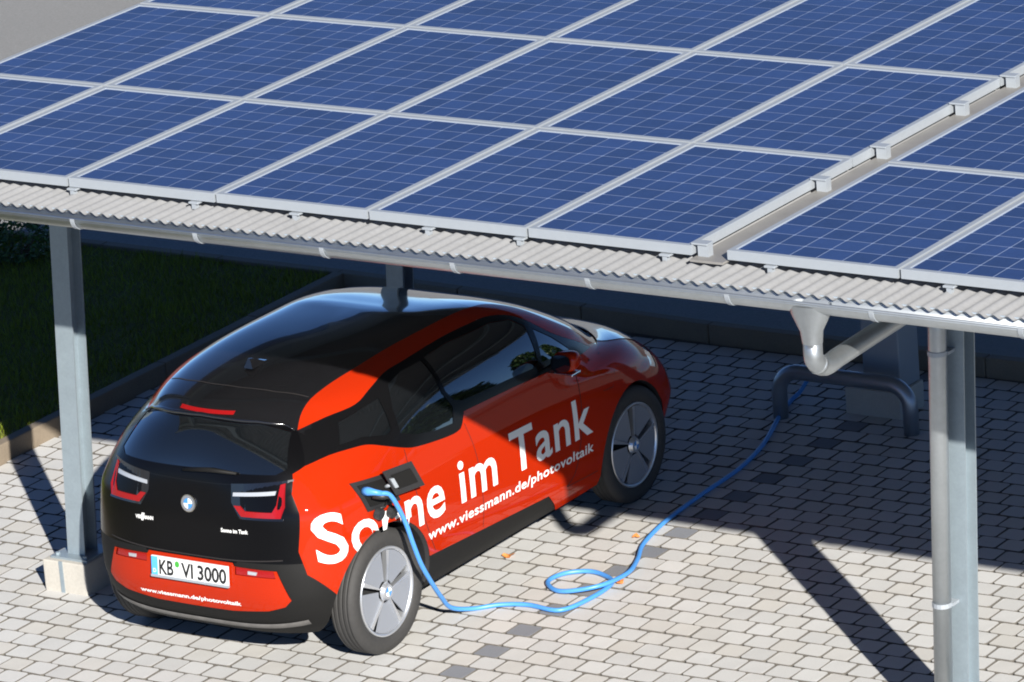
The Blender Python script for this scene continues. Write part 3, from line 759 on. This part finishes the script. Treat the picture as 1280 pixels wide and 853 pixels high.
# lettering on the tailgate and bumper
def rear_text(name, txt, x0, x1, zb, h, droop=0, bold=.02):
    text_obj(name, txt, lambda u, v, um: (x0 + u * (x1 - x0), RY(x0 + u * (x1 - x0), zb + v * h) - .0075, zb + v * h + droop * u), m_white, car, bold, 1, .6)
rear_text('bumper_lettering', 'www.viessmann.de/photovoltaik', -.365, .322, .424, .024, .004, .03)
rear_text('tailgate_lettering', 'VIESMANN'.replace('SM', 'SSM'), -.372, -.245, .838, .020, .004, .04)
rear_text('tailgate_lettering', 'Sonne im Tank', .214, .388, .834, .022, .004, .03)
rear_poly('logo_mark', [(-.330, .830), (-.316, .830), (-.306, .872), (-.326, .872)], m_white, .0085, step=.5, thick=.002)
# lettering on both sides
def side_text(name, txt, ys, zb, hh, s, bold, xs=1):
    def fn(u, v, um):
        t = u if s > 0 else 1 - u
        y = ys[0] + (ys[1] - ys[0]) * t; h = hh[0] + (hh[1] - hh[0]) * t; z = zb[0] + (zb[1] - zb[0]) * t + v * h
        return (s * (SX(y, z) + .0022), y, z)
    o = text_obj(name, txt, fn, m_white, car, bold, xs, .12, spacing=1.06)
    if hh[0] < .1: o['kind'] = 'stuff'; return o            # small print stays one part
    bm = bmesh.new(); bm.from_mesh(o.data); rr = AR[2] + .003
    for k in range(40):                                     # trim where the wheel arch cuts the print
        a = -.4 + (math.pi + .8) * (k + .5) / 40; n_ = Vector((0, math.cos(a), math.sin(a))); co = Vector((0, AR[0], AR[1])) + n_ * rr
        fs = [f for f in bm.faces if (f.calc_center_median() - co).length < .09 + .02]
        if fs: bmesh.ops.bisect_plane(bm, geom=list({v for f in fs for v in f.verts}) + list({e for f in fs for e in f.edges}) + fs, plane_co=co, plane_no=n_, dist=1e-5)
    bmesh.ops.delete(bm, geom=[f for f in bm.faces if math.hypot(f.calc_center_median().y - AR[0], f.calc_center_median().z - AR[1]) < rr], context='FACES')
    left = set(bm.verts); isl = []
    while left:
        st = [left.pop()]; comp = set(st)
        while st:
            v = st.pop()
            for e in v.link_edges:
                w = e.other_vert(v)
                if w in left: left.discard(w); comp.add(w); st.append(w)
        ys_ = [v.co.y for v in comp]; isl.append([min(ys_), max(ys_), comp])
    isl.sort(key=lambda t: t[0]); merged = []
    for q in isl:
        if merged and q[0] < merged[-1][1] - .03: merged[-1][1] = max(merged[-1][1], q[1]); merged[-1][2] |= q[2]
        else: merged.append(q)
    for lo, hi, comp in merged:
        idx = {v: k for k, v in enumerate(comp)}; fs = {f for v in comp for f in v.link_faces}
        meshobj('side_letter', [v.co[:] for v in idx], [[idx[v] for v in f.verts] for f in fs], m_white, car)
    bm.free(); bpy.data.objects.remove(o)
for s in (1, -1):
    side_text('side_lettering', 'Sonne im Tank', (-.478, 2.052), (.662, .613), (.282, .240), s, .016)
    side_text('side_lettering', 'www.viessmann.de/photovoltaik', (.350, 2.052), (.533, .494), (.060, .060), s, .018)
# wheels
def lathe(prof, n, cx, s, yy, zz):
    V, F = [], []; m = len(prof)
    for k in range(n):
        a = 2 * math.pi * k / n
        for (x, r) in prof: V.append((s * (cx + x), yy + r * math.cos(a), zz + r * math.sin(a)))
    for k in range(n):
        for j in range(m - 1): F.append((k * m + j, k * m + j + 1, ((k + 1) % n) * m + j + 1, ((k + 1) % n) * m + j))
    return V, F
def wheel(s, yy, cx):
    r = .35; hw = .082
    prof = [(-hw + .02, .25), (-hw, .275), (-hw - .004, .30), (-hw + .004, .332), (-hw + .02, .345)] 
    for x in (-.045, -.015, .015, .045):                                        # tread ribs and grooves
        prof += [(x - .010, .350), (x - .004, .350), (x - .003, .343), (x + .003, .343), (x + .004, .350), (x + .010, .350)]
    prof += [(hw - .02, .346), (hw - .006, .335), (hw + .002, .312), (hw + .003, .290), (hw - .004, .270), (hw - .012, .255), (hw - .022, .250)]
    V, F = lathe(prof, 72, cx, s, yy, .35)
    tyre = meshobj('tyre', V, F, m_tyre, None, True)
    V, F = lathe([(hw - .020, .252), (hw - .008, .252), (hw - .006, .247), (hw - .010, .238), (hw - .022, .232), (hw - .05, .228), (-hw, .228)], 64, cx, s, yy, .35)
    wh = meshobj('wheel', V, F, m_alu, car, True); tyre.parent = wh
    V, F = lathe([(.012, .0001), (.012, .23)], 40, cx, s, yy, .35); meshobj('dark_backing_disc', V, F, m_dark, wh)  # flat near-black disc, stands in for the shade behind the spokes
    x0 = cx + hw - .012
    def sector(bm, a0, a1, ra, rb, xa, xb, th, n=8, curve=0):
        top, bot = [], []
        for k in range(n + 1):
            t = k / n
            top.append([bm.verts.new((s * ((xa if r_ == ra else xb)), yy + r_ * math.cos(a0 + (a1 - a0) * t + (curve if r_ == rb else 0)), .35 + r_ * math.sin(a0 + (a1 - a0) * t + (curve if r_ == rb else 0)))) for r_ in (ra, rb)])
            bot.append([bm.verts.new((v.co.x - s * th, v.co.y, v.co.z)) for v in top[-1]])
        for k in range(n):
            bm.faces.new((top[k][0], top[k + 1][0], top[k + 1][1], top[k][1])); bm.faces.new((top[k][0], bot[k][0], bot[k + 1][0], top[k + 1][0])); bm.faces.new((top[k][1], top[k + 1][1], bot[k + 1][1], bot[k][1]))
        for k in (0, n): bm.faces.new((top[k][0], top[k][1], bot[k][1], bot[k][0]))
    base = math.radians(80 if yy < 1 else 86)
    for k in range(5):
        a = base + k * 2 * math.pi / 5
        bm = bmesh.new(); sector(bm, a - .055, a + .055, .05, .232, x0 + .003, x0 + .001, .03, 3); sp = bmobj('spoke', bm, m_alu, wh)
        bm = bmesh.new(); sector(bm, a - 1.01, a - .057, .065, .231, x0 - .010, x0 - .004, .008, 10)
        bmobj('aero_blade', bm, m_aero, wh)
    bm = bmesh.new(); bmesh.ops.create_cone(bm, cap_ends=True, segments=24, radius1=.052, radius2=.040, depth=.022, matrix=Matrix.Rotation(s * math.pi / 2, 4, 'Y'))
    for v in bm.verts: v.co += Vector((s * (x0 + .002), yy, .35))
    hub = bmobj('hub', bm, m_alu, wh)
    for k in range(4):
        V = [(s * (x0 + .0138), yy, .35)] + [(s * (x0 + .0138), yy + .027 * math.cos(k * math.pi / 2 + j * math.pi / 12), .35 + .027 * math.sin(k * math.pi / 2 + j * math.pi / 12)) for j in range(7)]
        meshobj('hub_emblem', V, [tuple(range(8))], m_bblue if k % 2 else m_white, hub)
for s in (1, -1): wheel(s, 0, .756); wheel(s, 2.57, .752)
# door mirrors
for s in (1, -1):
    bm = bmesh.new(); bmesh.ops.create_uvsphere(bm, u_segments=20, v_segments=14, radius=1)
    for v in bm.verts:
        x, y, z = v.co
        sx = math.copysign(abs(x)**.75, x); sz = math.copysign(abs(z)**.8, z)
        if y < 0: y *= .35
        v.co = Vector((s * (.950 + .088 * sx), 1.725 + .110 * y - .015 * sx, 1.140 + .062 * sz + .012 * sx))
    mir_ = bmobj('mirror_housing', bm, m_red, car, True)
    bm = bmesh.new(); N = 20; vs = []
    for k in range(N):
        a = 2 * math.pi * k / N; c_, s_ = math.cos(a), math.sin(a)
        vs.append(bm.verts.new((s * (.947 + .077 * math.copysign(abs(c_)**.7, c_)), 1.684 - .015 * c_, 1.142 + .052 * math.copysign(abs(s_)**.7, s_) + .012 * c_)))
    bm.faces.new(vs); bmobj('mirror_glass', bm, m_glass, mir_)
    bm = bmesh.new(); box(bm, .80, .92, 1.71, 1.78, 1.065, 1.10, bev=.01)
    for v in bm.verts: v.co.x *= s
    bmobj('mirror_foot', bm, m_black, mir_)
    bm = bmesh.new(); box(bm, .89, 1.02, 1.69, 1.78, 1.068, 1.084, bev=.006)
    for v in bm.verts: v.co.x *= s
    bmobj('mirror_base_trim', bm, m_chrome, mir_)
# roof antenna fin
bm = bmesh.new(); fz = 1.541; prof = [(.12, 0), (.02, .012), (-.05, .045), (-.085, .055), (-.10, .0)]
L = [bm.verts.new((.012 - .030 * (1 - z / .07), .12 + y, fz - .004 + z)) for y, z in prof]; Rr = [bm.verts.new((.012 + .030 * (1 - z / .07), .12 + y, fz - .004 + z)) for y, z in prof]
for k in range(4): bm.faces.new((L[k], L[k + 1], Rr[k + 1], Rr[k]))
bm.faces.new(L); bm.faces.new(Rr[::-1]); bmobj('roof_antenna', bm, m_black, car)
# charging socket and lid
def sidequad(name, pts, m, off, thick, parent=car, s=1, n=8):
    bm = bmesh.new(); G = []
    for lay in (off + thick, off):
        g_ = [[None] * (n + 1) for _ in range(n + 1)]
        for i in range(n + 1):
            for j in range(n + 1):
                a, b = i / n, j / n
                y = (1 - a) * ((1 - b) * pts[0][0] + b * pts[3][0]) + a * ((1 - b) * pts[1][0] + b * pts[2][0])
                z = (1 - a) * ((1 - b) * pts[0][1] + b * pts[3][1]) + a * ((1 - b) * pts[1][1] + b * pts[2][1])
                g_[i][j] = bm.verts.new((s * (SX(y, z) + lay), y, z))
        G.append(g_)
    for i in range(n):
        for j in range(n):
            for g_ in G: bm.faces.new((g_[i][j], g_[i + 1][j], g_[i + 1][j + 1], g_[i][j + 1]))
    for k in range(n):
        A, B = G
        for (p, q) in (((0, k), (0, k + 1)), ((n, k), (n, k + 1)), ((k, 0), (k + 1, 0)), ((k, n), (k + 1, n))):
            bm.faces.new((A[p[0]][p[1]], A[q[0]][q[1]], B[q[0]][q[1]], B[p[0]][p[1]]))
    return bmobj(name, bm, m, parent)
sock = sidequad('charging_socket', [(-.209, 1.042), (-.149, .868), (.126, .847), (.050, 1.020)], m_cap, .001, .006)
sidequad('socket_recess', [(-.175, 1.020), (-.128, .890), (.098, .872), (.035, 1.000)], m_plastic, .0075, .004, sock)
bm = bmesh.new(); box(bm, -.006, .006, -.100, .100, -.075, .075, bev=.004)
mx = Matrix.Translation(Vector((SX(.2, .93) + .055, .105, .985))) @ Matrix.Rotation(math.radians(-14), 4, 'Z') @ Matrix.Shear('YZ', 4, (0, 0)) @ Matrix(((1, 0, 0, 0), (0, 1, -.5, 0), (0, 0, 1, 0), (0, 0, 0, 1)))
for v in bm.verts: v.co = mx @ v.co
lid = bmobj('socket_lid', bm, m_red, car)
for nm, b, m in (('lid_inner', (.0062, .0125, -.106, .106, -.081, .081), m_cap), ('lid_rib', (.0125, .022, -.07, .07, -.045, .045), m_plastic), ('lid_catch', (.0125, .030, -.094, -.068, -.03, .03), m_frame)):
    bm = bmesh.new(); box(bm, *b, bev=.003)
    for v in bm.verts: v.co = mx @ v.co
    bmobj(nm, bm, m, lid)
tube('lid_hinge', [(SX(.0, .96) + .008, .02, .955), (SX(.0, .96) + .03, .015, .965), (SX(.0, .96) + .055, .02, .975)], .010, m_frame, lid, 8)
for y, z in ((-.085, .838), (.020, .815)):
    bm = bmesh.new(); bmesh.ops.create_cone(bm, cap_ends=True, segments=18, radius1=.036, radius2=.032, depth=.030, matrix=Matrix.Rotation(math.pi / 2 + .2, 4, 'Y'))
    for v in bm.verts: v.co += Vector((SX(y, z) + .022, y, z))
    c = bmobj('socket_cap', bm, m_cap, sock)
    tube('cap_strap', [(SX(y, z) + .02, y, z + .03), (SX(.0, .86) + .03, (y + .0) / 2, .868), (SX(.0, .88) + .012, .0, .885)], .006, m_cap, sock, 6)

# ================================================================== CABLE AND STREET FURNITURE
cab = empty('charging_cable', (2.3, -.6, 0)); tag(cab, 'bright blue charging cable looped on the paving, running from car socket to pedestal', 'cable')
sx0 = SX(-.144, .984) + CARX
gp = [(2.065, -1.151), (2.18, -1.04), (2.329, -.983), (2.547, -.991), (2.608, -.755), (2.592, -.519), (2.48, -.426), (2.359, -.405), (2.25, -.487), (2.234, -.63), (2.354, -.732), (2.482, -.723), (2.604, -.622), (2.609, -.377), (2.523, -.136), (2.417, .103), (2.336, .497), (2.298, .963), (2.274, 1.415), (2.18, 1.852), (2.007, 2.336), (1.93, 2.60)]
path = [(sx0 + .105, -1.950, .975), (sx0 + .135, -1.90, .945), (2.135, -1.808, .778), (2.14, -1.754, .621), (2.135, -1.69, .48), (2.115, -1.58, .33), (2.07, -1.44, .19), (2.03, -1.30, .072)]
for i, (x, y) in enumerate(gp):
    z = .016
    if 3 <= i <= 4: z = .017
    if 11 <= i <= 13: z = .046 if i == 12 else .030
    path.append((x, y, z))
path += [(1.965, 2.66, .06), (2.06, 2.66, .19), (2.21, 2.68, .33), (2.43, 2.70, .42)]
cpath = catmull(path, 7)
o = tube('cable', [Vector(p) - Vector((2.3, -.6, 0)) for p in cpath], .0135, m_cable, cab, 10)
pp = [Vector(q) - Vector((2.3, -.6, 0)) for q in ((sx0 + .012, -1.973, .984), (sx0 + .045, -1.975, .986), (sx0 + .08, -1.965, .982), (sx0 + .110, -1.945, .973))]
tube('plug', pp, [.026, .024, .017, .0145], m_cable, cab, 14)
tube('plug_grip', [pp[1] + Vector((.012, .01, -.028)), pp[2] + Vector((.02, .03, -.032)), pp[3] + Vector((.02, .03, -.025))], [.015, .017, .012], m_cap, cab, 10)
# charging pedestal behind
ped = empty('charging_pedestal', (2.58, 2.70, 0)); tag(ped, 'grey charging pedestal on a concrete block behind the bent steel hoop', 'charger')
boxobj('plinth', (-.235, .15, -.145, .15, -.05, .165), m_conc, ped, bev=.01)
boxobj('cabinet', (-.125, .135, -.10, .14, .166, 1.28), m_cab, ped, bev=.012)
boxobj('display', (-.075, .085, -.108, -.1005, 1.0, 1.14), m_glass, ped)
boxobj('cable_outlet', (-.165, -.126, -.03, .03, .375, .465), m_cap, ped, bev=.006)
# hoop
hp = empty('wheel_stop_hoop', (2.48, 2.345, 0)); tag(hp, 'bent galvanised steel tube hoop in front of the charging pedestal', 'hoop')
P = [(-.47, 0, -.03), (-.47, 0, .18)]
for a in np.linspace(0, math.pi / 2, 9)[1:]: P.append((-.47 + .14 * (1 - math.cos(a)), 0, .165 + .14 * math.sin(a)))
for a in np.linspace(0, math.pi / 2, 9): P.append((.30 + .14 * math.sin(a), 0, .165 + .14 * math.cos(a)))
P.append((.44, 0, -.03)); tube('hoop_tube', P, .048, m_hoop, hp, 16)
# fallen leaves
for x, y, r in ((1.773, -.332, .3), (2.61, -.47, 1.2), (2.30, .20, 2.0)):
    bm = bmesh.new(); vs = [bm.verts.new((.034 * math.cos(a) * (1 if k % 2 == 0 else .62), .024 * math.sin(a), .008 + .008 * math.cos(2 * a))) for k, a in enumerate(np.linspace(0, 2 * math.pi, 11)[:-1])]
    c = bm.verts.new((0, 0, .003))
    for k in range(10): bm.faces.new((c, vs[k], vs[(k + 1) % 10]))
    o = bmobj('fallen_leaf', bm, m_oleaf); o.location = (x, y, .002); o.rotation_euler = (0, 0, r)
    if r == .3: o.scale = (1.3, 1.3, 1.3)
    tag(o, {.3: 'orange dry leaf on the paving beside the car sill', 1.2: 'dry leaf lying inside the blue cable loop', 2.0: 'dry leaf near the blue cable at the shadow edge'}[r], 'leaf', 'dry leaves on the paving')
# low shrubs at the far corner of the lawn
def leafy(name, loc, rx, ry, rz, n, size, label, cat, group, m, stems=5, base=.1):
    r = empty(name, loc); tag(r, label, cat, group)
    V, F = [], []
    for i in range(n):
        d = Vector((random.gauss(0, 1), random.gauss(0, 1), random.gauss(0, 1))).normalized() * random.uniform(.55, 1.0) ** .5
        p = Vector((d.x * rx, d.y * ry, base + rz * (.5 + .5 * d.z))); p += Vector((random.gauss(0, .03), random.gauss(0, .03), 0)) * rx
        a = Vector((random.gauss(0, 1), random.gauss(0, 1), random.gauss(0, .6))).normalized(); b = a.cross(Vector((random.gauss(0, 1), random.gauss(0, 1), random.gauss(0, 1)))).normalized(); s_ = size * random.uniform(.6, 1.3)
        k = len(V); V += [p - a * s_, p + b * s_ * .45, p + a * s_, p - b * s_ * .45]; F.append((k, k + 1, k + 2, k + 3))
    meshobj('crown' if cat == 'tree' else 'foliage', V, F, m, r)
    bm = bmesh.new()
    for i in range(stems):
        a = random.uniform(0, 6.28); e = Vector((math.cos(a) * rx * .6, math.sin(a) * ry * .6, base + rz * .7)) if stems > 1 else Vector((0, 0, base + rz * .5))
        tube_bm(bm, [(0, 0, -.05), e * .5 + Vector((0, 0, .02)), e], [.04 * rz * .6 + .004, .025 * rz * .6 + .003, .004], 6)
    bmobj('trunk' if cat == 'tree' else 'stem', bm, m_bark, r, True)
for i, (x, y, s_) in enumerate(((-4.98, 3.15, .34), (-4.55, 3.2, .24), (-5.45, 3.2, .42), (-4.75, 2.7, .20))):  # tallest one enlarged to hide a sunlit patch of road
    leafy('low_shrub', (x, y, .09), s_, s_, s_ * 1.15, 900, .022, ['low rounded green shrub on the lawn, between the tallest and the smallest', 'small green shrub on the lawn closest to the steel post', 'tallest leafy shrub at the far end of the lawn', 'small flat green shrub standing forward of the others on the lawn'][i], 'shrub', 'shrubs on the lawn', m_leaf, 5, .0)

# trees across the road: their outline shows in the reflections on the car's windows
for i, (x, y, h) in enumerate(((22, 30, 6.5), (28, 27, 8), (33, 34, 7.5), (39, 33, 9), (17, 33, 7), (45, 30, 8), (52, 38, 9))):
    leafy('broadleaf_tree', (x, y, -.085), h * .36, h * .36, h * .75, 2600, h * .045, 'green broadleaf tree across the road, %s of the row' % ['first', 'second', 'third', 'fourth', 'fifth', 'sixth', 'seventh'][i], 'tree', 'trees across the road', m_leaf, 1, h * .25)
